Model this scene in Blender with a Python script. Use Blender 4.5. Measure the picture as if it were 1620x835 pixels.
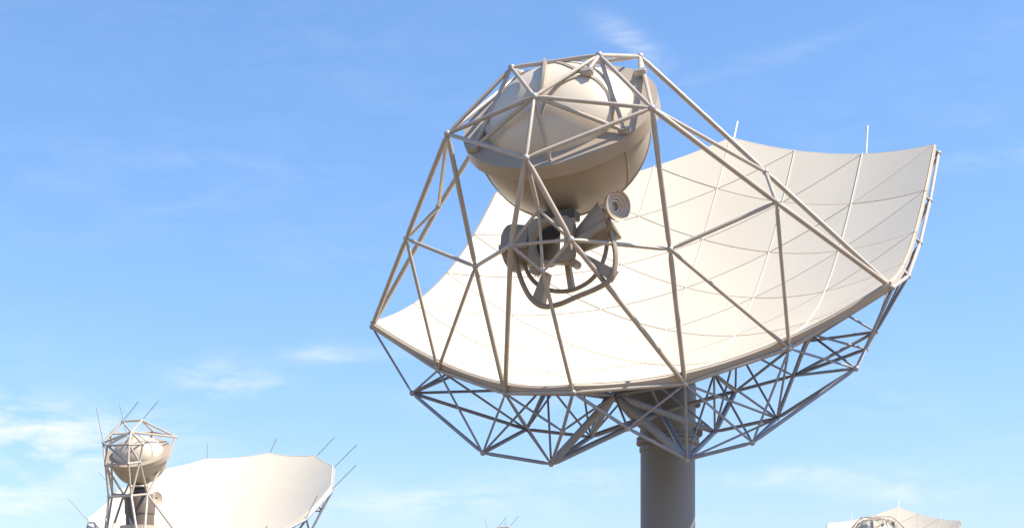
import bpy, bmesh, math, random
from mathutils import Vector, Matrix
random.seed(4)
R_ = math.radians
scene = bpy.context.scene
col = scene.collection
for o in list(bpy.data.objects):
    bpy.data.objects.remove(o, do_unlink=True)

# ------------------------------------------------------------ camera
EYE = 1.7
FPX, HOR = 2300.0, 1050.0                 # focal length and horizon row of the 1620 x 835 photograph
cam_d = bpy.data.cameras.new('camera')
cam = bpy.data.objects.new('camera', cam_d)
col.objects.link(cam)
cam.location = (0, 0, EYE)
cam.rotation_euler = (R_(90), 0, 0)
cam_d.sensor_width = 36
cam_d.lens = FPX / 1620 * 36
cam_d.shift_y = (HOR - 417.5) / 1620
cam_d.clip_end = 30000
scene.camera = cam
scene.render.resolution_x, scene.render.resolution_y = 1024, 527

# ------------------------------------------------------------ sky + sun
SUN = Vector((0.58, -0.17, 0.79)).normalized()
world = bpy.data.worlds.new("World")
scene.world = world
world.use_nodes = True
wt = world.node_tree
wt.nodes.clear()
W = wt.nodes.new
L = wt.links.new
def wmath(op, a, b=None, c=None, clamp=False):
    n = W('ShaderNodeMath'); n.operation = op; n.use_clamp = clamp
    for i, v in enumerate((a, b, c)):
        if v is None: continue
        if isinstance(v, (int, float)): n.inputs[i].default_value = v
        else: L(v, n.inputs[i])
    return n.outputs[0]
sky = W('ShaderNodeTexSky')
sky.sky_type = 'NISHITA'
sky.sun_disc = False
sky.sun_elevation = math.asin(SUN.z)
sky.sun_rotation = math.atan2(SUN.x, SUN.y)
sky.altitude = 1000
sky.air_density = 1.0
sky.dust_density = 0.6
sky.ozone_density = 2.2
tc = W('ShaderNodeTexCoord')
sep = W('ShaderNodeSeparateXYZ'); L(tc.outputs['Generated'], sep.inputs[0])
az = wmath('ARCTAN2', sep.outputs[0], sep.outputs[1])
el = wmath('ARCSINE', sep.outputs[2])
comb = W('ShaderNodeCombineXYZ')
L(wmath('MULTIPLY', az, 1.0), comb.inputs[0]); L(wmath('MULTIPLY', el, 3.0), comb.inputs[1])
def noise(scale, detail, rough, dist, off):
    n = W('ShaderNodeTexNoise'); m = W('ShaderNodeMapping')
    m.inputs['Location'].default_value = off
    L(comb.outputs[0], m.inputs[0]); L(m.outputs[0], n.inputs['Vector'])
    n.inputs['Scale'].default_value = scale; n.inputs['Detail'].default_value = detail
    n.inputs['Roughness'].default_value = rough; n.inputs['Distortion'].default_value = dist
    return n.outputs[0]
n1 = noise(17, 10, 0.64, 0.5, (0.3, 0.1, 0.0))
n2 = noise(4, 3, 0.5, 0.2, (2.3, 1.1, 0.0))
def blob(px, py, sx, sy, amp, rot=0.0):
    a0 = math.atan2((px - 810) / FPX, 1.0); e0 = math.atan2((HOR - py) / FPX, math.hypot((px - 810) / FPX, 1))
    da = wmath('SUBTRACT', az, a0); de = wmath('SUBTRACT', el, e0)
    c, s = math.cos(rot), math.sin(rot)
    u = wmath('ADD', wmath('MULTIPLY', da, c), wmath('MULTIPLY', de, s))
    v = wmath('SUBTRACT', wmath('MULTIPLY', de, c), wmath('MULTIPLY', da, s))
    u = wmath('DIVIDE', u, sx / FPX); v = wmath('DIVIDE', v, sy / FPX)
    r = wmath('ADD', wmath('MULTIPLY', u, u), wmath('MULTIPLY', v, v))
    return wmath('MULTIPLY', wmath('EXPONENT', wmath('MULTIPLY', r, -1.0)), amp)
terms = None
for b in [(60, 690, 200, 48, 1.8), (20, 785, 120, 32, 1.1), (345, 600, 62, 30, .95), (505, 562, 56, 14, .6), (440, 602, 40, 10, .6), (690, 790, 130, 26, .62),
          (900, 760, 140, 26, .5), (1290, 752, 150, 18, .75), (1440, 780, 130, 16, .6), (1000, 68, 66, 17, .8, -0.5), (1240, 85, 150, 12, .14, .2),
          (800, 640, 160, 30, .35), (290, 250, 130, 14, .12), (330, 320, 170, 22, .12, .35), (1560, 250, 90, 14, .3), (620, 560, 150, 12, .25),
          (1200, 640, 160, 40, .25), (560, 810, 160, 30, .5)]:
    t_ = blob(*b)
    terms = t_ if terms is None else wmath('ADD', terms, t_)
base = wmath('MULTIPLY', wmath('SUBTRACT', n2, 0.42, clamp=True), 0.55)
mask = wmath('ADD', terms, base)
cl = wmath('MULTIPLY', wmath('SUBTRACT', n1, 0.40), 3.2, clamp=True)
cl = wmath('MULTIPLY', wmath('MULTIPLY', cl, mask), 0.75, clamp=True)
tint = W('ShaderNodeMix'); tint.data_type = 'RGBA'; tint.blend_type = 'MULTIPLY'
tint.inputs[0].default_value = 1.0
L(sky.outputs[0], tint.inputs[6])
lowf = wmath('EXPONENT', wmath('MULTIPLY', wmath('MAXIMUM', el, 0.0), -6.5))
tcol = W('ShaderNodeMix'); tcol.data_type = 'RGBA'; L(lowf, tcol.inputs[0])
tcol.inputs[6].default_value = (1.0, 1.07, 1.12, 1); tcol.inputs[7].default_value = (0.60, 0.46, 0.44, 1)
L(tcol.outputs[2], tint.inputs[7])
hs = W('ShaderNodeHueSaturation'); hs.inputs['Saturation'].default_value = 1.08; L(tint.outputs[2], hs.inputs['Color'])
mx = W('ShaderNodeMix'); mx.data_type = 'RGBA'
L(cl, mx.inputs[0]); L(hs.outputs[0], mx.inputs[6]); mx.inputs[7].default_value = (4.3, 4.5, 4.8, 1)
bg = W('ShaderNodeBackground'); bg.inputs[1].default_value = 0.132
L(mx.outputs[2], bg.inputs[0])
wo = W('ShaderNodeOutputWorld'); L(bg.outputs[0], wo.inputs[0])

sd = bpy.data.lights.new('sun', 'SUN'); sd.energy = 5.0; sd.angle = R_(0.53); sd.color = (1.0, 0.90, 0.74)
so = bpy.data.objects.new('sun', sd); col.objects.link(so)
so.rotation_euler = SUN.to_track_quat('Z', 'Y').to_euler()
so.location = (0, 0, 60)
vs = scene.view_settings
vs.view_transform = 'Standard'; vs.look = 'None'; vs.gamma = 1.0; vs.use_curve_mapping = False
vs.exposure = 0.86

# ------------------------------------------------------------ materials
def mat(name, c, rough=0.5, var=0.06, scale=1.5, metal=0.0, spec=0.5, streak=0.0, bump=0.0):
    m = bpy.data.materials.new(name); m.use_nodes = True
    t = m.node_tree; b = t.nodes['Principled BSDF']
    g = t.nodes.new('ShaderNodeNewGeometry'); n = t.nodes.new('ShaderNodeTexNoise')
    n.inputs['Scale'].default_value = scale; n.inputs['Detail'].default_value = 6
    mp = t.nodes.new('ShaderNodeMapping')
    if streak: mp.inputs['Scale'].default_value = (1, 1, streak)
    t.links.new(g.outputs['Position'], mp.inputs[0]); t.links.new(mp.outputs[0], n.inputs['Vector'])
    r = t.nodes.new('ShaderNodeValToRGB')
    r.color_ramp.elements[0].position = 0.3; r.color_ramp.elements[1].position = 0.75
    r.color_ramp.elements[0].color = tuple(max(0, x * (1 - var)) for x in c) + (1,)
    r.color_ramp.elements[1].color = tuple(min(1, x * (1 + var)) for x in c) + (1,)
    t.links.new(n.outputs[0], r.inputs[0]); t.links.new(r.outputs[0], b.inputs['Base Color'])
    b.inputs['Roughness'].default_value = rough; b.inputs['Metallic'].default_value = metal
    b.inputs['Specular IOR Level'].default_value = spec
    if bump:
        n2_ = t.nodes.new('ShaderNodeTexNoise'); n2_.inputs['Scale'].default_value = 40; n2_.inputs['Detail'].default_value = 4
        t.links.new(g.outputs['Position'], n2_.inputs['Vector'])
        bp = t.nodes.new('ShaderNodeBump'); bp.inputs['Strength'].default_value = bump; bp.inputs['Distance'].default_value = 0.02
        t.links.new(n2_.outputs[0], bp.inputs['Height']); t.links.new(bp.outputs[0], b.inputs['Normal'])
    return m
M = {}
M['panel'] = mat('reflector_paint', (0.64, 0.57, 0.455), 0.34, 0.025, 0.5, bump=0.06)
M['strip'] = mat('strip_paint', (0.70, 0.64, 0.54), 0.4, 0.03, 2)
_t = M['panel'].node_tree; _g = _t.nodes.new('ShaderNodeNewGeometry'); _m = _t.nodes.new('ShaderNodeMapRange'); _v = _t.nodes.new('ShaderNodeHueSaturation')
_m.inputs[3].default_value = 0.965; _m.inputs[4].default_value = 1.03
_b = _t.nodes['Principled BSDF']; _src = _b.inputs['Base Color'].links[0].from_socket
_t.links.new(_g.outputs['Random Per Island'], _m.inputs[0]); _t.links.new(_m.outputs[0], _v.inputs['Value']); _t.links.new(_src, _v.inputs['Color']); _t.links.new(_v.outputs[0], _b.inputs['Base Color'])
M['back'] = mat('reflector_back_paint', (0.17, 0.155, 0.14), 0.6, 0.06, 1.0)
M['band'] = mat('rim_paint', (0.44, 0.385, 0.32), 0.5, 0.06, 1.2)
M['tube'] = mat('tube_paint', (0.43, 0.375, 0.315), 0.36, 0.10, 2.5)
M['steel'] = mat('truss_paint', (0.30, 0.325, 0.38), 0.42, 0.10, 2.5)
M['joint'] = mat('joint_steel', (0.42, 0.39, 0.36), 0.4, 0.15, 6, metal=0.3)
M['shell'] = mat('shell_paint_shaded', (0.38, 0.32, 0.25), 0.34, 0.04, 0.8, bump=0.05)  # darkened: shade on the lower subreflector is put into this colour
M['dome'] = mat('dome_paint_sunlit', (0.60, 0.53, 0.43), 0.33, 0.05, 0.8, bump=0.05)  # paler copy of the shell paint, sunlight on the dome put into the colour
M['feed'] = mat('feed_paint', (0.31, 0.25, 0.19), 0.48, 0.10, 3)
M['dark'] = mat('feed_dark', (0.10, 0.085, 0.07), 0.6, 0.2, 4)
M['copper'] = mat('horn_metal', (0.46, 0.36, 0.27), 0.34, 0.1, 5, metal=0.25)
M['pillar'] = mat('pedestal_paint', (0.235, 0.225, 0.215), 0.55, 0.07, 0.9, streak=0.25, bump=0.08)
M['house'] = mat('housing_paint', (0.12, 0.10, 0.083), 0.5, 0.1, 3)
M['rod'] = mat('rod_steel', (0.33, 0.33, 0.34), 0.4, 0.1, 5)
M['rodw'] = mat('rod_white', (0.75, 0.75, 0.74), 0.4, 0.05, 5)
M['ground'] = mat('dry_soil', (0.19, 0.15, 0.11), 0.95, 0.35, 0.12, spec=0.1)

# ------------------------------------------------------------ helpers
def link(name, me, parent=None, mw=None, m=None):
    o = bpy.data.objects.new(name, me); col.objects.link(o)
    if m and me and not me.materials: me.materials.append(m)
    if parent is not None: o.parent = parent
    if mw is not None: o.matrix_local = mw
    return o
def bm_mesh(name, bm, smooth=False, angle=None):
    bmesh.ops.recalc_face_normals(bm, faces=bm.faces[:])
    me = bpy.data.meshes.new(name)
    if smooth:
        for f in bm.faces: f.smooth = True
        if angle:
            for e in bm.edges:
                if len(e.link_faces) == 2 and e.calc_face_angle(0) > angle: e.smooth = False
    bm.to_mesh(me); bm.free(); return me
def ring_pts(c, d, r, n=12, up=None):
    d = d.normalized(); a = d.orthogonal().normalized() if up is None else (up - up.project(d)).normalized(); b = d.cross(a)
    return [c + (a * math.cos(2 * math.pi * k / n) + b * math.sin(2 * math.pi * k / n)) * r for k in range(n)]
def loft(bm, rings, cap=True, closed=False):
    vs_ = [[bm.verts.new(p) for p in r] for r in rings]
    n = len(vs_[0])
    pairs = list(zip(vs_, vs_[1:])) + ([(vs_[-1], vs_[0])] if closed else [])
    for a, b in pairs:
        for k in range(n):
            bm.faces.new((a[k], a[(k + 1) % n], b[(k + 1) % n], b[k]))
    if cap and not closed:
        bm.faces.new(vs_[0][::-1]); bm.faces.new(vs_[-1])
def strut_mesh(p, q, r, taper=True):
    """round tube that necks down to a bolt where it meets a joint"""
    p, q = Vector(p), Vector(q); d = q - p; ln = d.length; u = d / ln
    bm = bmesh.new()
    up = u.orthogonal().normalized()
    t = min(0.26, ln * 0.12)
    prof = [(0.02, r * .72), (t * .45, r * .72), (t, r), (ln - t, r), (ln - t * .45, r * .72), (ln - 0.02, r * .72)] if taper else [(0, r), (ln, r)]
    loft(bm, [ring_pts(p + u * s, u, rr, 12, up) for s, rr in prof])
    return bm_mesh('strut', bm, True, R_(40))
def strut_bundle(lst):
    me = bpy.data.meshes.new('bundle'); bm = bmesh.new()
    for p, q, r in lst: bm.from_mesh(strut_mesh(p, q, r * .86))
    bm.to_mesh(me); bm.free(); return me
def joint_mesh(p, r):
    bm = bmesh.new()
    bmesh.ops.create_icosphere(bm, subdivisions=2, radius=r, matrix=Matrix.Translation(Vector(p)))
    return bm_mesh('joint', bm, True)
def poly_tube_mesh(pts, r, n=10, closed=False, flat=1.0, flatdir=None):
    pts = [Vector(p) for p in pts]; bm = bmesh.new(); rings = []
    m = len(pts)
    for i, p in enumerate(pts):
        a = pts[(i - 1) % m] if (closed or i > 0) else p; b = pts[(i + 1) % m] if (closed or i < m - 1) else p
        d = (b - a).normalized()
        up = flatdir if flatdir is not None else Vector((0.13, 0.31, 0.94))
        w = (up - up.project(d)).normalized(); s = d.cross(w)
        rings.append([p + w * math.cos(2 * math.pi * k / n) * r * flat + s * math.sin(2 * math.pi * k / n) * r for k in range(n)])
    loft(bm, rings, closed=closed)
    return bm_mesh('tube', bm, True, R_(50))
def smooth_path(pts, n=6, closed=False):
    pts = [Vector(p) for p in pts]; m = len(pts); out = []
    rng = range(m) if closed else range(m - 1)
    for i in rng:
        g = (lambda k: pts[k % m]) if closed else (lambda k: pts[max(0, min(m - 1, k))])
        p0, p1, p2, p3 = g(i - 1), g(i), g(i + 1), g(i + 2)
        for k in range(n):
            t = k / n
            out.append(0.5 * ((2 * p1) + (p2 - p0) * t + (2 * p0 - 5 * p1 + 4 * p2 - p3) * t * t + (3 * p1 - p0 - 3 * p2 + p3) * t ** 3))
    if not closed: out.append(pts[-1])
    return out
def thing(name, label, cat, loc, group=None):
    o = bpy.data.objects.new(name, None); col.objects.link(o); o.location = loc
    o.empty_display_size = 1
    o['label'] = label; o['category'] = cat
    if group: o['group'] = group
    return o
CAM = Vector((0, 0, EYE))
def px(x, y, depth):
    return Vector(((x - 810) / FPX * depth, depth, EYE + (HOR - y) / FPX * depth))

# ------------------------------------------------------------ ground
bm = bmesh.new()
bmesh.ops.create_grid(bm, x_segments=40, y_segments=40, size=9000)
g = link('ground', bm_mesh('ground', bm), None, None, M['ground'])
g['kind'] = 'structure'

# ------------------------------------------------------------ dish optics (dish frame: x across, y towards the top corner, z along the axis)
E_SY, E_A, E_B, E_C, E_D, E_1, E_2, E_3, E_G = (1.13741, 1.41581, 0.9068, -0.67588, -0.9916, 0.01049, -0.00679, -0.14039, 0.01276)
def sz(x, y): return E_A * x * x / 40 + E_B * y * y / 40 + E_C * y ** 3 / 1000 + E_D * x * x * y / 1000
def sp(i, j, dz=0.0, out=0.0):
    u = i / 3.0; v = (j - 7) / 7.0
    x = 7.5 * u * (1 + E_1 * v + E_2 * u * u + E_G * v * v); y = E_SY * 9 * v + E_3 * u * u
    p = Vector((x, y, sz(x, y)))
    if out:
        h = Vector((x, y, 0)).normalized(); p += h * out
    p.z += dz
    return p
def inside(i, j): return abs(i) <= 3 and (i + j) % 2 == 0 and abs(i) <= j <= 14 - abs(i)
TRIS = []
for i in range(-3, 3):
    for j in range(0, 15):
        a, b, c = (i, j), (i, j + 2), (i + 1, j + 1)
        if inside(*a) and inside(*b) and inside(*c): TRIS.append((a, b, c))
        a, b, c = (i + 1, j), (i + 1, j + 2), (i, j + 1)
        if inside(*a) and inside(*b) and inside(*c): TRIS.append((a, b, c))
RIM = [(0, 0), (1, 1), (2, 2), (3, 3), (3, 5), (3, 7), (3, 9), (3, 11), (2, 12), (1, 13), (0, 14), (-1, 13), (-2, 12), (-3, 11), (-3, 9), (-3, 7), (-3, 5), (-3, 3), (-2, 2), (-1, 1)]

def panels_mesh():
    """66 triangular panels with real gaps between them, each a thin curved plate"""
    bm = bmesh.new(); N = 7; gap = 0.0120
    for tri in TRIS:
        ci = sum(t[0] for t in tri) / 3; cj = sum(t[1] for t in tri) / 3
        lift = random.uniform(-0.006, 0.006)
        def P(a, b, dz):
            c = 1 - a - b
            i = tri[0][0] * a + tri[1][0] * b + tri[2][0] * c; j = tri[0][1] * a + tri[1][1] * b + tri[2][1] * c
            i = ci + (i - ci) * (1 - 2 * gap); j = cj + (j - cj) * (1 - 2 * gap)
            p = sp(i, j); p.z += dz + lift
            return p
        for dz, sm in ((0, True), (-0.06, True)):
            vv = {}
            for a in range(N + 1):
                for b in range(N + 1 - a): vv[a, b] = bm.verts.new(P(a / N, b / N, dz))
            for a in range(N):
                for b in range(N - a):
                    fs = [(vv[a, b], vv[a + 1, b], vv[a, b + 1])]
                    if a + b < N - 1: fs.append((vv[a + 1, b], vv[a + 1, b + 1], vv[a, b + 1]))
                    for f in fs:
                        f = bm.faces.new(f); f.smooth = True
                        f.normal_update()
                        if (f.normal.z < 0) == (dz == 0): f.normal_flip()
        edge = [(k / N, 0) for k in range(N)] + [(1 - k / N, k / N) for k in range(N)] + [(0, 1 - k / N) for k in range(N)]
        top = [bm.verts.new(P(a, b, 0)) for a, b in edge]; bot = [bm.verts.new(P(a, b, -0.06)) for a, b in edge]
        cen = P(1 / 3, 1 / 3, 0)
        for k in range(len(edge)):
            k2 = (k + 1) % len(edge)
            f = bm.faces.new((top[k], top[k2], bot[k2], bot[k])); f.normal_update()
            if f.normal.dot(f.calc_center_median() - cen) < 0: f.normal_flip()
    me = bpy.data.meshes.new('reflector'); bm.to_mesh(me); bm.free(); return me
def backing_mesh():
    """closed sandwich sheet under the panels"""
    bm = bmesh.new(); N = 4
    cache = {}
    def V(i, j, dz):
        k = (round(i * 60), round(j * 60), dz)
        if k not in cache: cache[k] = bm.verts.new(sp(i, j, dz))
        return cache[k]
    for tri in TRIS:
        for dz in (-0.085, -0.13):
            for a in range(N):
                for b in range(N - a):
                    def P(a_, b_):
                        a1, b1 = a_ / N, b_ / N; c1 = 1 - a1 - b1
                        return V(tri[0][0] * a1 + tri[1][0] * b1 + tri[2][0] * c1, tri[0][1] * a1 + tri[1][1] * b1 + tri[2][1] * c1, dz)
                    fs = [(P(a, b), P(a + 1, b), P(a, b + 1))]
                    if a + b < N - 1: fs.append((P(a + 1, b), P(a + 1, b + 1), P(a, b + 1)))
                    for f in fs:
                        f = bm.faces.new(f); f.normal_update()
                        if (f.normal.z < 0) == (dz > -0.1): f.normal_flip()
                        f.smooth = True
    me = bpy.data.meshes.new('back_skin'); bm.to_mesh(me); bm.free(); return me
def seam_mesh(i):
    """raised cover strip over one long column joint of the reflector"""
    bm = bmesh.new(); rings = []; j0, j1 = abs(i), 14 - abs(i); n = 40
    for k in range(n + 1):
        p = sp(i, j0 + (j1 - j0) * k / n)
        rings.append([p + Vector((-.014, 0, -.01)), p + Vector((-.014, 0, .022)), p + Vector((.014, 0, .022)), p + Vector((.014, 0, -.01))])
    loft(bm, rings)
    return bm_mesh('seam', bm)
def band_mesh(a, b):
    """edge beam under one rim panel edge, curved with the surface"""
    bm = bmesh.new(); N = 10; rings = []
    for k in range(N + 1):
        t = k / N * 0.985 + 0.0075
        i = a[0] * (1 - t) + b[0] * t; j = a[1] * (1 - t) + b[1] * t
        p = sp(i, j)
        mid = ((a[0] + b[0]) / 2, (a[1] + b[1]) / 2); e = sp(*b) - sp(*a); o = Vector((e.y, -e.x, 0)).normalized()
        if o.dot(sp(*mid) - Vector((0, 0, 0))) < 0: o = -o
        rings.append([p + o * .006 + Vector((0, 0, -0.012)), p + o * 0.075 + Vector((0, 0, -0.03)), p + o * 0.06 + Vector((0, 0, -0.24)), p + o * 0.0 + Vector((0, 0, -0.24))])
    loft(bm, rings)
    return bm_mesh('edge_beam', bm)

RG = lambda i, j: sp(i, j, -0.36, 0.16)            # ring joints under the rim
TN = lambda i, j: sp(i, j, -0.37)                  # joints of the upper chord
def sym(d):
    out = {}
    for k, (x, y, z) in d.items():
        if abs(x) < 1e-6: out[k, 0] = Vector((0, y, z))
        else: out[k, 1] = Vector((x, y, z)); out[k, -1] = Vector((-x, y, z))
    return out
FN = sym(dict(N7=(2.63, -8.17, 9.07), N1=(1.14, -6.76, 10.02), N2=(1.61, -4.96, 9.33), M7=(5.05, -7.10, 6.07), M8=(4.56, -5.64, 6.29), M6=(2.61, -8.53, 5.72),
              M4=(0.77, -10.29, 6.94), N4=(0, -8.67, 9.85), N6=(0, -10.04, 8.91), P=(0, -9.96, 7.61), Q=(0, -10.55, 6.31)))
RR = {}
for (i, j) in RIM:
    RR[i, j] = RG(i, j)
for s in (1, -1):
    RR[3 * s, 3] = Vector((7.52 * s, -5.93, 3.02)); RR[2 * s, 2] = Vector((5.02 * s, -7.47, 2.27)); RR[s, 1] = Vector((2.52 * s, -8.87, 2.17))
RR[0, 0] = Vector((0, -10.34, 2.90))
def F(k, s=0): return FN[k, s]
FRONT = []        # (p, q, radius)
big, med, thin = 0.066, 0.051, 0.039
for s in (1, -1):
    FRONT += [(F('N7', s), F('M7', s), big), (F('M7', s), RR[3 * s, 3], big), (F('N2', s), F('M8', s), big), (F('M8', s), RR[3 * s, 3], big),
              (F('M8', s), F('M7', s), med), (F('M8', s), F('N7', s), med), (F('M7', s), RR[2 * s, 2], med), (F('M7', s), F('M6', s), med),
              (F('N7', s), F('M6', s), big), (F('M6', s), RR[s, 1], big), (F('M6', s), RR[2 * s, 2], med), (F('M6', s), F('M4', s), med),
              (F('N6'), F('M4', s), big), (F('M4', s), RR[s, 1], big), (F('M4', s), F('P'), thin), (F('M4', s), F('Q'), thin),
              (F('N4'), F('N1', s), med), (F('N4'), F('N7', s), med), (F('N6'), F('N7', s), med), (F('N1', s), F('N7', s), med),
              (F('N1', s), F('N2', s), med), (F('N2', s), F('N7', s), med)]
FRONT += [(F('N4'), F('N6'), med), (F('N1', 1), F('N1', -1), med), (F('N2', 1), F('N2', -1), med), (F('N1', 1), F('N2', -1), thin), (F('M4', 1), F('M4', -1), thin),
          (F('N6'), F('P'), med), (F('P'), F('Q'), thin), (F('Q'), RR[0, 0], med)]
BN = sym(dict(D1=(6.52, -6.56, 1.10), D2=(3.92, -8.31, 0.0), D3=(2.0, -8.13, -.56), D4=(3.89, -4.96, -1.23), D6=(1.95, -4.77, -1.70), D5=(0.92, -9.37, 1.22),
              S1=(3.96, -2.40, -1.27), G1=(2.10, -2.30, -1.75), S2=(6.35, -3.6, 0.10), S3=(6.32, -1.30, -.55), S4=(6.35, 1.7, -.70), S5=(6.4, 4.6, -.3), S6=(5.6, 6.8, .1),
              G2=(3.9, 0.6, -1.7), G3=(4.0, 3.6, -1.5), S7=(3.2, 8.1, .1), S8=(1.0, 9.0, .2), V=(0, -3.42, -1.71)))
def B(k, s=0): return BN[k, s]
BACK = []
for s in (1, -1):
    t = lambda i, j: TN(i * s, j)
    r = lambda i, j: RR[i * s, j]
    BACK += [(B('D1', s), r(3, 3), thin), (B('D1', s), r(2, 2), thin), (B('D1', s), B('D2', s), .062), (B('D1', s), B('D4', s), .062), (B('D1', s), t(2, 4), thin), (B('D1', s), B('S2', s), .06),
             (B('D2', s), r(2, 2), thin), (B('D2', s), r(1, 1), thin), (B('D2', s), B('D3', s), .062), (B('D2', s), t(1, 3), thin), (B('D2', s), B('D4', s), .07),
             (B('D3', s), r(1, 1), thin), (B('D3', s), B('D5', s), .055), (B('D5', s), r(0, 0), .055), (B('D5', s), r(1, 1), thin), (B('D5', s), TN(0, 2), thin),
             (B('D3', s), TN(0, 2), .13), (B('D3', s), t(1, 3), thin), (B('D3', s), B('D6', s), .09), (B('D3', s), B('D4', s), thin), (B('D3', s), B('V'), .10),
             (B('D4', s), r(1, 1), thin), (B('D4', s), t(2, 4), thin), (B('D4', s), t(1, 3), thin), (B('D4', s), t(1, 5), thin), (B('D4', s), B('D6', s), .062), (B('D4', s), B('S1', s), .07), (B('D4', s), t(2, 2), thin),
             (B('D6', s), t(1, 3), thin), (B('D6', s), t(1, 5), thin), (B('D6', s), t(0, 4), thin), (B('D6', s), B('V'), .09), (B('D6', s), B('G1', s), .10), (B('D6', s), TN(0, 2), .10),
             (B('G1', s), t(1, 5), thin), (B('G1', s), t(0, 6), thin), (B('G1', s), B('S1', s), .06), (B('G1', s), B('V'), .08), (B('G1', s), t(1, 3), .07), (B('G1', s), t(2, 4), .05),
             (B('S1', s), t(2, 4), .075), (B('S1', s), t(2, 6), thin), (B('S1', s), t(1, 5), thin), (B('S1', s), B('S2', s), .06), (B('S1', s), B('S3', s), .06), (B('S1', s), B('D1', s), .05),
             (B('S2', s), r(3, 3), .06), (B('S2', s), r(3, 5), thin), (B('S2', s), t(2, 4), thin), (B('S2', s), B('S3', s), .06),
             (B('S3', s), r(3, 5), .055), (B('S3', s), r(3, 7), thin), (B('S3', s), t(2, 6), thin), (B('S3', s), B('S4', s), .06), (B('S3', s), B('G2', s), .055),
             (B('S4', s), r(3, 7), thin), (B('S4', s), r(3, 9), thin), (B('S4', s), t(2, 8), thin), (B('S4', s), B('S5', s), .06), (B('S4', s), B('G2', s), .055),
             (B('S5', s), r(3, 9), thin), (B('S5', s), r(3, 11), thin), (B('S5', s), B('G3', s), .055), (B('G2', s), B('G3', s), .055), (B('G2', s), B('S1', s), .055),
             (B('G2', s), t(1, 7), thin), (B('G2', s), t(2, 8), thin), (B('G3', s), t(1, 9), thin), (B('G3', s), t(2, 10), thin), (B('S5', s), B('S6', s), .055), (B('S6', s), r(3, 11), thin),
             (B('S6', s), r(2, 12), thin), (B('S6', s), B('S7', s), .055), (B('S7', s), r(1, 13), thin), (B('S7', s), r(2, 12), thin), (B('S7', s), B('G3', s), .055),
             (t(1, 3), t(2, 4), thin), (t(1, 3), TN(0, 2), .06), (t(1, 3), r(1, 1), thin), (t(2, 4), r(2, 2), thin), (t(2, 4), r(3, 3), thin), (t(1, 3), r(2, 2), thin), (TN(0, 2), r(1, 1), .055)]
BACK += [(B('V'), TN(0, 2), .07), (TN(0, 2), RR[0, 0], .06), (B('V'), TN(0, 4), thin), (B('S7', 1), B('S7', -1), .055)]
def uniq(lst):
    seen = set(); out = []
    for p, q, r in lst:
        k = frozenset((tuple(round(c, 2) for c in p), tuple(round(c, 2) for c in q)))
        if k in seen: continue
        seen.add(k); out.append((p, q, r))
    return out
FRONT = uniq(FRONT); BACK = uniq(BACK)
BACK.sort(key=lambda m: m[0].y + m[1].y)          # the members nearest the lower rim, which show, come first
print('back members', len(BACK))

# ---- subreflector frame
SC = Vector((0, -7.25, 8.84)); SX = Vector((1, 0, 0)); SB = Vector((0, math.cos(.225), math.sin(.225))); SN = SX.cross(SB)
SA_, SB_ = 2.5, 2.12
DH = 1.12
def dome(u, v, off=0.0):
    """u,v in unit disc -> point on the domed back of the subreflector"""
    rr = min(1.0, u * u + v * v)
    h = DH * (1 - rr) ** 0.66
    return SC + SX * (u * (SA_ - .60)) + SB * (v * (SB_ - .50)) + SN * (0.05 + h + off)
def dome_mesh():
    bm = bmesh.new(); K = 72; NR = 20
    def grid(off, sc):
        rows = []
        for a in range(1, NR + 1):
            rr = math.sin(a / NR * math.pi / 2)
            rows.append([bm.verts.new(dome(rr * math.cos(2 * math.pi * k / K) * sc, rr * math.sin(2 * math.pi * k / K) * sc, off)) for k in range(K)])
        c = bm.verts.new(dome(0, 0, off))
        for k in range(K): bm.faces.new((c, rows[0][k], rows[0][(k + 1) % K]))
        for a, b in zip(rows, rows[1:]):
            for k in range(K): bm.faces.new((a[k], b[k], b[(k + 1) % K], a[(k + 1) % K]))
        return rows[-1]
    o = grid(0, 1.0); i = grid(-0.07, 0.985)
    for k in range(K): bm.faces.new((o[k], i[k], i[(k + 1) % K], o[(k + 1) % K]))
    return bm_mesh('subreflector', bm, True, R_(50))
def hatch_mesh(u0, v0, rad):
    """shallow round cover following the dome, with a raised edge"""
    bm = bmesh.new(); K = 40
    prof = [(.05, .03), (.5, .03), (.80, .03), (.82, .09), (1.0, .09), (1.0, -.05)]
    loft(bm, [[dome(u0 + rad * f * math.cos(2 * math.pi * k / K), v0 + rad * 1.15 * f * math.sin(2 * math.pi * k / K), o) for k in range(K)] for f, o in prof])
    return bm_mesh('hatch', bm, True, R_(30))
def fin_mesh(a, h):
    """curved plate standing on the dome"""
    pts = smooth_path([(x, y, 0) for x, y in a], 10); m = len(pts); rings = []
    bm = bmesh.new()
    for i, p in enumerate(pts):
        q0, q1 = pts[max(0, i - 1)], pts[min(m - 1, i + 1)]
        d = dome(q1.x, q1.y) - dome(q0.x, q0.y); n_ = SN; w = d.cross(n_).normalized() * .035
        hh = h * min(1, .25 + 6 * min(i, m - 1 - i) / m); b = dome(p.x, p.y, -.03)
        rings.append([b - w, b + w, b + w + n_ * (hh + .03), b - w + n_ * (hh + .03)])
    loft(bm, rings)
    return bm_mesh('fin', bm)
def flange_mesh():
    bm = bmesh.new(); K = 96; rings = []
    for k in range(K):
        c, s = math.cos(2 * math.pi * k / K), math.sin(2 * math.pi * k / K)
        pt = lambda d, h: SC + SX * c * (SA_ - d) + SB * s * (SB_ - d) + SN * h
        rings.append([pt(0, .05), pt(0.72, .07), pt(0.74, -.02), pt(.10, -.31), pt(.0, -.30)])
    loft(bm, rings, closed=True)
    return bm_mesh('flange', bm, True, R_(30))
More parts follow.
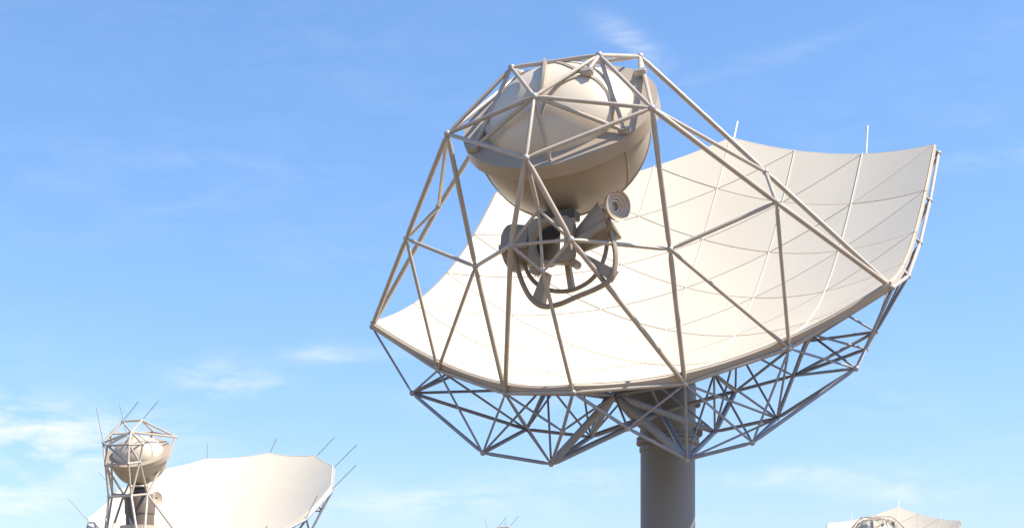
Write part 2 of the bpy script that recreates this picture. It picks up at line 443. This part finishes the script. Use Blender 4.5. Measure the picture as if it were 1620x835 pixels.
def skirt_pt(th, t, out=0.0):
    s = max(0.0, -math.sin(th))
    D = 1.66 * s ** 0.48
    k = 1 - 0.02 - 0.20 * t ** 2.2 * s
    c_, s_ = math.cos(th), math.sin(th)
    return SC + SX * c_ * ((SA_ - .19) * k + out) + SB * s_ * ((SB_ - .19) * k + out) + SN * (-0.2 - D * t)
def skirt_mesh():
    bm = bmesh.new(); K = 64; T = 10; A0, A1 = math.pi * 1.0, math.pi * 2.0
    def grid(o):
        return [[bm.verts.new(skirt_pt(A0 + (A1 - A0) * (0.02 + .96 * k / K), t / T, o)) for t in range(T + 1)] for k in range(K + 1)]
    a, b = grid(0), grid(-0.05)
    for g_ in (a, b):
        for k in range(K):
            for t in range(T): bm.faces.new((g_[k][t], g_[k + 1][t], g_[k + 1][t + 1], g_[k][t + 1]))
    for k in range(K):
        bm.faces.new((a[k][T], a[k + 1][T], b[k + 1][T], b[k][T])); bm.faces.new((a[k][0], a[k + 1][0], b[k + 1][0], b[k][0]))
    for k in (0, K):
        for t in range(T): bm.faces.new((a[k][t], a[k][t + 1], b[k][t + 1], b[k][t]))
    return bm_mesh('skirt', bm, True, R_(50))
# ---- feed assembly frame: u right, v up, n towards the photographer
FO = Vector((0, -9.61, 6.61)); FU = Vector((1, 0, 0)); FVv = Vector((0, .6, .8)); FNn = FU.cross(FVv)
def fp(x, y, n=0.0):                                # sketch coordinates of the feed plate, centimetre-like units
    return FO + FU * ((x - 872) / 60) + FVv * (-(y - 385) / 64) + FNn * n
def frustum_mesh(p, q, r0, r1, n=28, inner=None):
    p, q = Vector(p), Vector(q); d = q - p; bm = bmesh.new(); up = d.orthogonal().normalized()
    rings = [ring_pts(p, d, r0, n, up), ring_pts(q, d, r1, n, up)]
    if inner:
        rings += [ring_pts(q, d, r1 - .03, n, up), ring_pts(p + d * .25, d, inner, n, up)]
    loft(bm, rings)
    return bm_mesh('cone', bm, True, R_(35))
def hub_mesh():
    bm = bmesh.new(); K = 48; rings = []
    for k in range(K):
        a = 2 * math.pi * k / K; c, s = math.cos(a), math.sin(a)
        q = 1 / max(abs(c), abs(s)); sq = min(q, 1.20) * (1.0 - .07 * abs(math.cos(2 * a)) ** 2)        # rounded square outline
        ro = .60 * sq; ri_x, ri_y = .40, .44
        o = lambda n, e=0: FO + FU * (c * (ro - e) * 1.0 + .04) + FVv * (s * (ro - e) * 0.98 + .02) + FNn * n
        i_ = lambda n, e=0: FO + FU * (c * (ri_x + e)) + FVv * (s * (ri_y + e)) + FNn * n
        rings.append([o(.22, .04), o(.18, 0), o(-.06, 0), i_(-.06, 0), i_(.18, 0), i_(.22, .03)])
    loft(bm, rings, closed=True)
    return bm_mesh('hub', bm, True, R_(35))
def horn_mesh(c, d, r):
    """stepped bowl of the feed horn"""
    c, d = Vector(c), Vector(d).normalized(); bm = bmesh.new(); up = d.orthogonal().normalized()
    prof = [(-.42, .17), (-.16, .19), (-.12, r * .92), (0, r), (0.03, r), (.02, r * .92), (-.03, r * .80), (-.03, r * .72), (-.07, r * .62), (-.07, r * .52), (-.11, r * .44), (-.11, r * .30), (-.2, r * .22)]
    loft(bm, [ring_pts(c + d * a, d, rr, 32, up) for a, rr in prof])
    return bm_mesh('horn', bm, True, R_(25))
def plate_mesh(pts, n0, n1):
    bm = bmesh.new()
    a = [bm.verts.new(fp(x, y, n0)) for x, y in pts]; b = [bm.verts.new(fp(x, y, n1)) for x, y in pts]
    bm.faces.new(a); bm.faces.new(b[::-1])
    for k in range(len(pts)): bm.faces.new((a[k], a[(k + 1) % len(pts)], b[(k + 1) % len(pts)], b[k]))
    return bm_mesh('plate', bm)
def box_mesh(c, ax, ay, az_, bev=0.02):
    bm = bmesh.new(); bmesh.ops.create_cube(bm, size=1)
    m = Matrix((Vector(ax), Vector(ay), Vector(az_))).transposed().to_4x4(); m.translation = Vector(c)
    bmesh.ops.transform(bm, matrix=m, verts=bm.verts)
    bmesh.ops.bevel(bm, geom=bm.edges[:], offset=bev, segments=2, affect='EDGES')
    return bm_mesh('box', bm)
def lathe_mesh(prof, n=64, ang=R_(30)):
    bm = bmesh.new()
    loft(bm, [[Vector((r * math.cos(2 * math.pi * k / n), r * math.sin(2 * math.pi * k / n), z)) for k in range(n)] for r, z in prof])
    return bm_mesh('lathe', bm, True, ang)

# dish frame -> world for the main telescope
RC = Matrix(((0.929555, 0.295254, -0.220802), (0.018558, -0.635602, -0.771794), (-0.368217, 0.713327, -0.596306)))                                   # dish -> camera axes (x right, y down, z forward)
C2W = Matrix(((1, 0, 0), (0, 0, 1), (0, -1, 0)))
def dish_matrix(t, yaw=0.0, tilt=0.0):
    Y = Matrix(((math.cos(yaw), 0, math.sin(yaw)), (0, 1, 0), (-math.sin(yaw), 0, math.cos(yaw))))
    X = Matrix(((1, 0, 0), (0, math.cos(tilt), -math.sin(tilt)), (0, math.sin(tilt), math.cos(tilt))))
    r = (C2W @ (Y @ RC @ X)).to_4x4()
    r.translation = C2W @ Vector(t) + Vector((0, 0, EYE))
    return r
CACHE = {}
def cached(key, fn):
    if key not in CACHE: CACHE[key] = fn()
    return CACHE[key]

PED_TOP = 8.75
def pedestal_parts(root, h_top, s=1.0, yaw=0.0):
    z = h_top
    ped = link('pedestal', cached(('ped', round(z, 2)), lambda: lathe_mesh([(1.25, 0), (1.25, .25), (.95, .4), (.865, .9), (.865, z - .34), (.90, z - .30), (.90, z - .18), (.865, z - .17), (.865, z - .1)])), root, None, M['pillar'])
    link('azimuth_bearing', cached(('azb', round(z, 2)), lambda: lathe_mesh([(.93, z - .1), (.985, z - .08), (1.0, z - .05), (1.0, z + .02), (.95, z + .04), (.95, z + .06), (.99, z + .08), (.99, z + .14), (.90, z + .17)])), ped, None, M['pillar'])
    # door on the shaft side away from the dish
    return ped
def turret_mesh(z):
    """turning head: round at the bearing, flaring sideways to the elevation axis"""
    bm = bmesh.new(); rings = []; n = 48
    for t, rl, rr, rf, rb, zz in ((0, .90, .90, .88, .88, z + .16), (1, .88, .88, .86, .88, z + .45), (2, 1.30, .88, .88, 1.0, z + .85), (3, 1.7, .90, .88, 1.2, z + 1.35), (4, 1.75, .90, .80, 1.3, z + 1.75), (5, 1.5, .8, .30, 1.2, z + 2.1)):
        rg = []
        for k in range(n):
            a = 2 * math.pi * k / n; c, s = math.cos(a), math.sin(a)
            x = c * (rr if c > 0 else rl); y = s * (rb if s > 0 else rf)
            rg.append(Vector((x, y, zz)))
        rings.append(rg)
    loft(bm, rings)
    return bm_mesh('turret', bm, True, R_(50))

def build_telescope(label, base, dm, group, detail=True, wrap=None):
    """telescope with the hexagonal 66-panel reflector"""
    root = thing('radio_telescope', label, 'radio telescope', base, group)
    loc = Matrix.Translation(-Vector(base)) @ dm
    ped = pedestal_parts(root, PED_TOP)
    tur = link('turret', cached('turret', lambda: turret_mesh(PED_TOP)), root, None, M['pillar'])
    link('drive_box', cached('dbox', lambda: box_mesh((.95, -.15, PED_TOP + .36), (.22, 0, 0), (0, .5, 0), (0, 0, .42))), tur, None, M['pillar'])
    link('drive_box', cached('dbox2', lambda: box_mesh((.93, -.1, PED_TOP + 1.18), (.16, 0, 0), (0, .35, 0), (0, 0, .18))), tur, None, M['pillar'])
    ref = link('reflector', cached('panels', panels_mesh), root, loc, M['panel'])
    link('back_skin', cached('backing', backing_mesh), ref, None, M['back'])
    for k in range(-2, 3):
        link('cover_strip', cached(('seam', k), lambda: seam_mesh(k)), ref, None, M['strip'])
    for k in range(len(RIM)):
        a, b = RIM[k], RIM[(k + 1) % len(RIM)]
        link('edge_beam', cached(('band', k), lambda: band_mesh(a, b)), ref, None, M['band'])
    for k in range(len(RIM)):
        a, b = RIM[k], RIM[(k + 1) % len(RIM)]
        link('rim_tube', cached(('rt', k), lambda: strut_mesh(RR[a], RR[b], .052)), root, loc, M['tube'])
        link('rim_joint', cached(('rj', k), lambda: joint_mesh(RR[a], .085)), root, loc, M['joint'])
        link('bracket', cached(('br', k), lambda: strut_mesh(RR[a], sp(a[0], a[1], -.1, -.06), .045, False)), root, loc, M['joint'])
    for n_, (p, q, r) in enumerate(FRONT):
        link('support_strut', cached(('f', n_), lambda: strut_mesh(p, q, r)), root, loc, M['tube'])
    for k, p in FN.items():
        link('strut_joint', cached(('fj', k), lambda: joint_mesh(p, .092 if k[0] not in 'PQ' else .065)), root, loc, M['joint'])
    if len(BACK) > 100:
        rest = link('truss_member', cached('brest', lambda: strut_bundle(BACK[99:])), root, loc, M['steel']); rest['kind'] = 'stuff'
    for n_, (p, q, r) in enumerate(BACK[:99]):
        link('truss_member', cached(('b', n_), lambda: strut_mesh(p, q, r * .86)), root, loc, M['steel'])
    for k, p in BN.items():
        link('truss_joint', cached(('bj', k), lambda: joint_mesh(p, .085)), root, loc, M['joint'])
    # subreflector
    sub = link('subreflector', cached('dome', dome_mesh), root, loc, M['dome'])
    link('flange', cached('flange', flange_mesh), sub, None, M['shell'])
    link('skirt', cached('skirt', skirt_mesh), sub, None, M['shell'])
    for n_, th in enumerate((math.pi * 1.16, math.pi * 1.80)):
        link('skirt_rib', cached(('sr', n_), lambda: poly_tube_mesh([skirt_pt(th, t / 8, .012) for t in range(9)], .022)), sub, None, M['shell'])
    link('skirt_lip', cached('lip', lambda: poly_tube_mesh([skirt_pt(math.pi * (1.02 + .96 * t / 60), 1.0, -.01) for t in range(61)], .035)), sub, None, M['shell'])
    arcs = [[(-.02, -.80), (.10, -.45), (.25, -.22), (.53, .0), (.73, -.12), (.82, -.32), (.84, -.50)],
            [(-.12, .40), (-.03, .15), (.03, -.30), (.0, -.50)],
            [(.53, .0), (.25, .2), (-.02, .5), (-.12, .85)],
            [(.53, .0), (.50, .45), (.35, .88)]]
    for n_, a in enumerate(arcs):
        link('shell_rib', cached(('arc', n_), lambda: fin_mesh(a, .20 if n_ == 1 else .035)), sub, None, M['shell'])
    mounts = [SC + SX * 1.95 * s - SB * 1.15 + SN * .12 for s in (1, -1)] + [dome(.53, .0, .12), SC + SX * 1.9 + SB * 1.2 + SN * .2]
    for n_, m_ in enumerate(mounts):
        link('mount_bracket', cached(('mt', n_), lambda: box_mesh(m_, SX * .30, SB * .14, SN * .16)), sub, None, M['joint'])
    rods = [(F('N1', -1), mounts[1]), (F('N4'), mounts[1]), (F('N4'), mounts[0]), (F('N1', 1), mounts[0]), (F('N2', -1), mounts[1]), (F('N1', 1), mounts[2]), (F('N2', 1), mounts[3]), (F('N4'), SC - SB * 1.95 + SX * .25 + SN * .05)]
    for n_, (p, q) in enumerate(rods):
        link('adjuster_rod', cached(('rod', n_), lambda: strut_mesh(p, q, .052)), root, loc, M['tube'])
    # feeds
    hub = link('feed_hub', cached('hub', hub_mesh), root, loc, M['feed'])
    for n_, (x, y) in enumerate(((846, 424), (908, 419))):
        link('roller', cached(('rol', n_), lambda: frustum_mesh(fp(x, y, -.25), fp(x, y, .12), .10, .10)), hub, None, M['feed'])
    link('receiver', cached('rcv', lambda: frustum_mesh(fp(845, 394, -1.0), fp(860, 362, -.35), .30, .30)), hub, None, M['dark'])
    link('receiver', cached('rcv2', lambda: box_mesh(fp(872, 336, -.55), FU * .95, FVv * .22, FNn * .5)), hub, None, M['dark'])
    c1 = link('feed_cone', cached('c1', lambda: frustum_mesh(fp(905, 384, -.35), fp(954, 351, -.42), .26, .53, 14, .2)), hub, None, M['feed'])
    c2 = link('feed_cone', cached('c2', lambda: frustum_mesh(fp(840, 378, -.45), fp(799, 378, -.62), .46, .60, 18, .3)), hub, None, M['feed'])
    link('stiffener', cached('st1', lambda: plate_mesh([(909, 385), (957, 360), (960, 368), (911, 393)], -.05, .14)), c1, None, M['feed'])
    link('stiffener', cached('st2', lambda: plate_mesh([(790, 381), (836, 381), (836, 389), (790, 389)], -.10, .07)), c2, None, M['feed'])
    link('feed_horn', cached('horn', lambda: horn_mesh(fp(976, 339, .1), FU * .80 + FVv * -.04 + FNn * .58, .36)), hub, None, M['copper'])
    outer = [(808, 380), (815, 415), (826, 447), (840, 469), (858, 480), (882, 478), (908, 469), (938, 459), (957, 449), (966, 434), (968, 408), (963, 382), (956, 352)]
    inner = [(820, 405), (831, 429), (848, 446), (868, 454), (888, 456), (905, 453), (925, 443), (940, 426), (949, 402), (952, 374)]
    link('guard_loop', cached('gl1', lambda: poly_tube_mesh(smooth_path([fp(x, y, -.15) for x, y in outer]), .066, 8, flat=1.3, flatdir=FNn)), hub, None, M['feed'])
    link('guard_loop', cached('gl2', lambda: poly_tube_mesh(smooth_path([fp(x, y, -.35) for x, y in inner]), .055, 8, flat=1.3, flatdir=FNn)), hub, None, M['feed'])
    link('web_plate', cached('wp1', lambda: plate_mesh([(856, 425), (864, 428), (854, 478), (838, 468)], -.42, -.12)), hub, None, M['feed'])
    link('web_plate', cached('wp2', lambda: plate_mesh([(906, 398), (915, 400), (968, 432), (958, 448)], -.42, -.12)), hub, None, M['feed'])
    link('web_plate', cached('wp3', lambda: plate_mesh([(887, 415), (894, 414), (901, 454), (893, 455)], -.45, -.25)), hub, None, M['feed'])
    # lightning rods behind the upper rim
    for n_, (i, j) in enumerate(((0, 14), (2, 12), (-2, 12))):
        p = sp(i, j, -.35, .12); d = Vector((0, 1, .3 if i == 0 else .8)).normalized()
        link('lightning_rod', cached(('lr', n_), lambda: strut_mesh(p, p + d * 1.35, .035, False)), root, loc, M['rodw'])
    return root

GRP = 'radio telescopes standing in the array'
tm = (5.2563, -11.2916, 46.3633)
build_telescope('large cream dish telescope in front of all others on a thick grey brown column', (4.95, 46.2, 0), dish_matrix(tm), GRP)
t3 = (43.11, -11.39, 166.6)
b3 = C2W @ Vector(t3)
build_telescope('distant white dish whose pointed top just shows at the bottom right, under the big one', (b3.x - .3, b3.y, 0), dish_matrix(t3, .009, -.057), GRP)

# ------------------------------------------------------------ older type: round many-cornered dish with a basket frame and rods all round
LYAW, LTILT, LT = -0.076, -0.137, (-20.174, -9.156, 99.9)
LMAT = dish_matrix(LT, LYAW, LTILT)
LA, LB = 8.291, 9.762
def lsz(x, y): return 1.35 * x * x / 40 + .9 * y * y / 40 - .7 * y ** 3 / 1000
LANG = [91, 60, 36, 11, -14.7, -42, -66, -90, -114, -138, -165.3, 169, 144.5, 122]
def lrim(a, f=1.0, dz=0.0):
    x, y = LA * f * math.cos(a), LB * f * math.sin(a)
    return Vector((x, y, lsz(x, y) + dz))
def lr2(t, f, dz=0.0):
    n = len(LANG); k = int(t) % n; u = t - int(t)
    A, Bq = lrim(R_(LANG[k])), lrim(R_(LANG[(k + 1) % n]))
    x = (A.x * (1 - u) + Bq.x * u) * f; y = (A.y * (1 - u) + Bq.y * u) * f
    return Vector((x, y, lsz(x, y) + dz))
def ldish_mesh():
    bm = bmesh.new(); n = len(LANG); S = 8; NR = 14; K = n * S
    def grid(dz):
        rows = [[bm.verts.new(lr2(k / S, a / NR, dz)) for k in range(K)] for a in range(1, NR + 1)]
        c = bm.verts.new(Vector((0, 0, dz)))
        for k in range(K): bm.faces.new((c, rows[0][k], rows[0][(k + 1) % K]))
        for a, b in zip(rows, rows[1:]):
            for k in range(K): bm.faces.new((a[k], b[k], b[(k + 1) % K], a[(k + 1) % K]))
        return rows[-1]
    o = grid(0); i = grid(-0.16)
    for k in range(K): bm.faces.new((o[k], i[k], i[(k + 1) % K], o[(k + 1) % K]))
    return bm_mesh('ldish', bm, True, R_(40))
def lband_mesh():
    bm = bmesh.new(); n = len(LANG); K = n * 8; rings = []
    for k in range(K):
        p = lr2(k / 8, 1.0); o = Vector((p.x, p.y, 0)).normalized()
        rings.append([p + o * .01 + Vector((0, 0, .02)), p + o * .06 + Vector((0, 0, .02)), p + o * .06 + Vector((0, 0, -.22)), p + o * .01 + Vector((0, 0, -.22))])
    loft(bm, rings, closed=True)
    return bm_mesh('lband', bm)
LINV = LMAT.inverted()
def lpx(x, y, depth): return LINV @ px(x, y, depth)
BK = dict(a=(194, 666, 96.2), b=(224.7, 664.5, 96), c=(207.5, 683, 93.2), d=(163.5, 700, 95.2), e=(169.4, 704, 93.6), g=(226, 702.4, 92.8), h=(221, 730.6, 92.9),
          i=(167, 735.5, 93.5), k=(203, 733, 92.2), r=(278.7, 691, 96.0), m=(243, 683, 97.5), p=(233.3, 781, 94.2), s=(207.5, 783.5, 92.8), u=(172, 786, 94.4),
          w=(196, 782, 97.0), q=(204, 703, 92.4), j=(175, 686, 96.6), v=(178, 781, 97.5))
BK = {k: lpx(*v) for k, v in BK.items()}
def leg_to(ang): return lrim(R_(ang), 1.0, -.25)
LB_ = [('a', 'b'), ('a', 'c'), ('b', 'c'), ('a', 'd'), ('b', 'r'), ('c', 'r'), ('c', 'e'), ('d', 'e'), ('e', 'q'), ('q', 'g'), ('c', 'q'), ('c', 'g'), ('g', 'h'), ('q', 'k'), ('q', 'h'), ('i', 'k'), ('k', 'h'),
       ('e', 'i'), ('e', 'k'), ('b', 'm'), ('m', 'r'), ('a', 'j'), ('j', 'm'), ('d', 'j'), ('d', 'i'), ('d', 'u'), ('i', 'u'), ('k', 's'), ('h', 'p'), ('h', 's'), ('r', 'p'), ('p', 's'), ('u', 'w'), ('w', 's'),
       ('u', 's'), ('i', 'w'), ('j', 'v'), ('v', 'w'), ('m', 'w'), ('d', 'v'), ('m', 'p'), ('c', 'd')]
LLEG = [('u', -114), ('w', -114), ('s', -90), ('p', -90), ('p', -66), ('v', -114), ('w', -90)]
LBN = []; n_l = len(LANG)
for k in range(n_l):
    a = LANG[k]; b = LANG[(k + 1) % n_l]
    if b > a: b -= 360
    m_ = R_((a + b) / 2)
    LBN.append(Vector((LA * .84 * math.cos(m_), LB * .84 * math.sin(m_), lsz(LA * .84 * math.cos(m_), LB * .84 * math.sin(m_)) - 1.75)))
def rim_l(k, out=.12, dz=-.30):
    p = lrim(R_(LANG[k % n_l])); o = Vector((p.x, p.y, 0)).normalized(); return p + o * out + Vector((0, 0, dz))
LBK = []
for k in range(n_l):
    LBK += [(rim_l(k), rim_l(k + 1), .085), (rim_l(k), LBN[k], .07), (rim_l(k + 1), LBN[k], .07), (LBN[k], LBN[(k + 1) % n_l], .085)]
    a = R_(LANG[k]); c_ = Vector((LA * .45 * math.cos(a), LB * .45 * math.sin(a), lsz(LA * .45 * math.cos(a), LB * .45 * math.sin(a)) - .2))
    LBK += [(LBN[k], c_, .07)]
LRODS_PX = [((163.3, 700), (152.5, 645), 'd'), ((204, 703), (190, 642), 'q'), ((197, 665), (222, 634), 'a'), ((226, 664), (252, 633), 'b')]
def build_basket_telescope(label, base, dm, group):
    root = thing('radio_telescope', label, 'radio telescope', base, group)
    loc = Matrix.Translation(-Vector(base)) @ dm
    ped = pedestal_parts(root, 9.0)
    link('turret', cached('turret_l', lambda: turret_mesh(9.0)), root, None, M['pillar'])
    ref = link('reflector', cached('ldish', ldish_mesh), root, loc, M['panel'])
    link('rim_band', cached('lband', lband_mesh), ref, None, M['panel'])
    for n_, (p, q, r) in enumerate(LBK):
        link('truss_member', cached(('lb', n_), lambda: strut_mesh(p, q, r, False)), root, loc, M['steel'])
    for n_, (a, b) in enumerate(LB_):
        link('support_strut', cached(('lf', n_), lambda: strut_mesh(BK[a], BK[b], .072, False)), root, loc, M['tube'])
    for n_, (a, ang) in enumerate(LLEG):
        link('support_strut', cached(('ll', n_), lambda: strut_mesh(BK[a], leg_to(ang), .08, False)), root, loc, M['tube'])
    for k, p in BK.items():
        link('strut_joint', cached(('lj', k), lambda: joint_mesh(p, .11)), root, loc, M['joint'])
    # subreflector of the same kind, slightly smaller and turned
    ctr = lpx(217, 712, 95.3)
    R2 = Matrix.Rotation(.05, 4, 'Y') @ Matrix.Rotation(-.12, 4, 'X')
    lm = loc @ Matrix.Translation(ctr) @ R2 @ Matrix.Scale(.90, 4) @ Matrix.Translation(-SC - SN * .2)
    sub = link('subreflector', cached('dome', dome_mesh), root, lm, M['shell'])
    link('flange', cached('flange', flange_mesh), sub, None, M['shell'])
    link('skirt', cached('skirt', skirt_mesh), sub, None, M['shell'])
    for n_ in range(4):
        link('shell_rib', CACHE[('arc', n_)], sub, None, M['shell'])
    # receiver house inside the frame
    zc = lambda x, y: lpx(x, y, 95.5)
    def house():
        c0, c1 = zc(222, 850), zc(221, 783); d = c1 - c0; bm = bmesh.new(); up = d.orthogonal().normalized()
        loft(bm, [ring_pts(c0, d, .92, 28, up), ring_pts(c0 + d * .55, d, .92, 28, up), ring_pts(c0 + d * .56, d, .98, 28, up), ring_pts(c0 + d * .95, d, .98, 28, up), ring_pts(c1, d, .92, 28, up),
                  ring_pts(c1 + d.normalized() * .18, d, .55, 28, up), ring_pts(c1 + d.normalized() * .42, d, .42, 28, up), ring_pts(c1 + d.normalized() * .43, d, .58, 28, up), ring_pts(c1 + d.normalized() * .55, d, .58, 28, up)])
        return bm_mesh('house', bm, True, R_(30))
    hs = link('receiver_housing', cached('lhouse', house), root, loc, M['house'])
    link('receiver_housing_base', cached('lplat', lambda: frustum_mesh(zc(222, 842), zc(222, 832), 1.3, 1.3)), hs, None, M['band'])
    link('feed_horn', cached('lhorn', lambda: horn_mesh(zc(249, 787), (zc(258, 783) - zc(245, 787)) + (zc(249, 787) - lpx(249, 787, 96.3)) * .6, .42)), hs, None, M['shell'])
    for n_, (p0, p1, kk) in enumerate(LRODS_PX):
        def f_():
            a = BK[kk]; dv = LINV.to_3x3() @ Vector(((p1[0] - p0[0]) / FPX * 95.5, 0, (p0[1] - p1[1]) / FPX * 95.5)); return strut_mesh(a, a + dv, .03, False)
        link('lightning_rod', cached(('lro', n_), f_), root, loc, M['rod'])
    # rods round the rim, leaning outwards
    dirs = {13: (0, 27), 0: (13, 27), 1: (31, 32), 2: (36, 36), 3: (36, 36), 12: (-3, 25), 11: (-30, 33), 10: (-30, 33), 4: (17, 33)}
    for k in range(n_l):
        def f_():
            p = rim_l(k, .15, -.15)
            dx, dy = dirs.get(k, (20, 28)); dv = LINV.to_3x3() @ Vector((dx / FPX * 100, 0, dy / FPX * 100))
            return strut_mesh(p, p + dv, .03, False)
        link('lightning_rod', cached(('lrr', k), f_), root, loc, M['rod'])
    return root
GB = None
lb = C2W @ Vector(LT)
build_basket_telescope('smaller pale dish at lower left with lightning rods and a caged subreflector', (lb.x + .6, lb.y + .8, 0), LMAT, GRP)
off = px(796.5, 833.5, 171) - px(209.5, 665.5, 96.2)
t4 = Vector(LT) + Vector((off.x, -off.z, off.y))
fm = LMAT.copy(); fm.translation = LMAT.translation + Vector((off.x, off.y, 0))
fm.translation.z += off.z
build_basket_telescope('far-off telescope, only its tiny frame top and thin rods showing at bottom centre', (fm.translation.x + .6, fm.translation.y + .8, 0), fm, GRP)
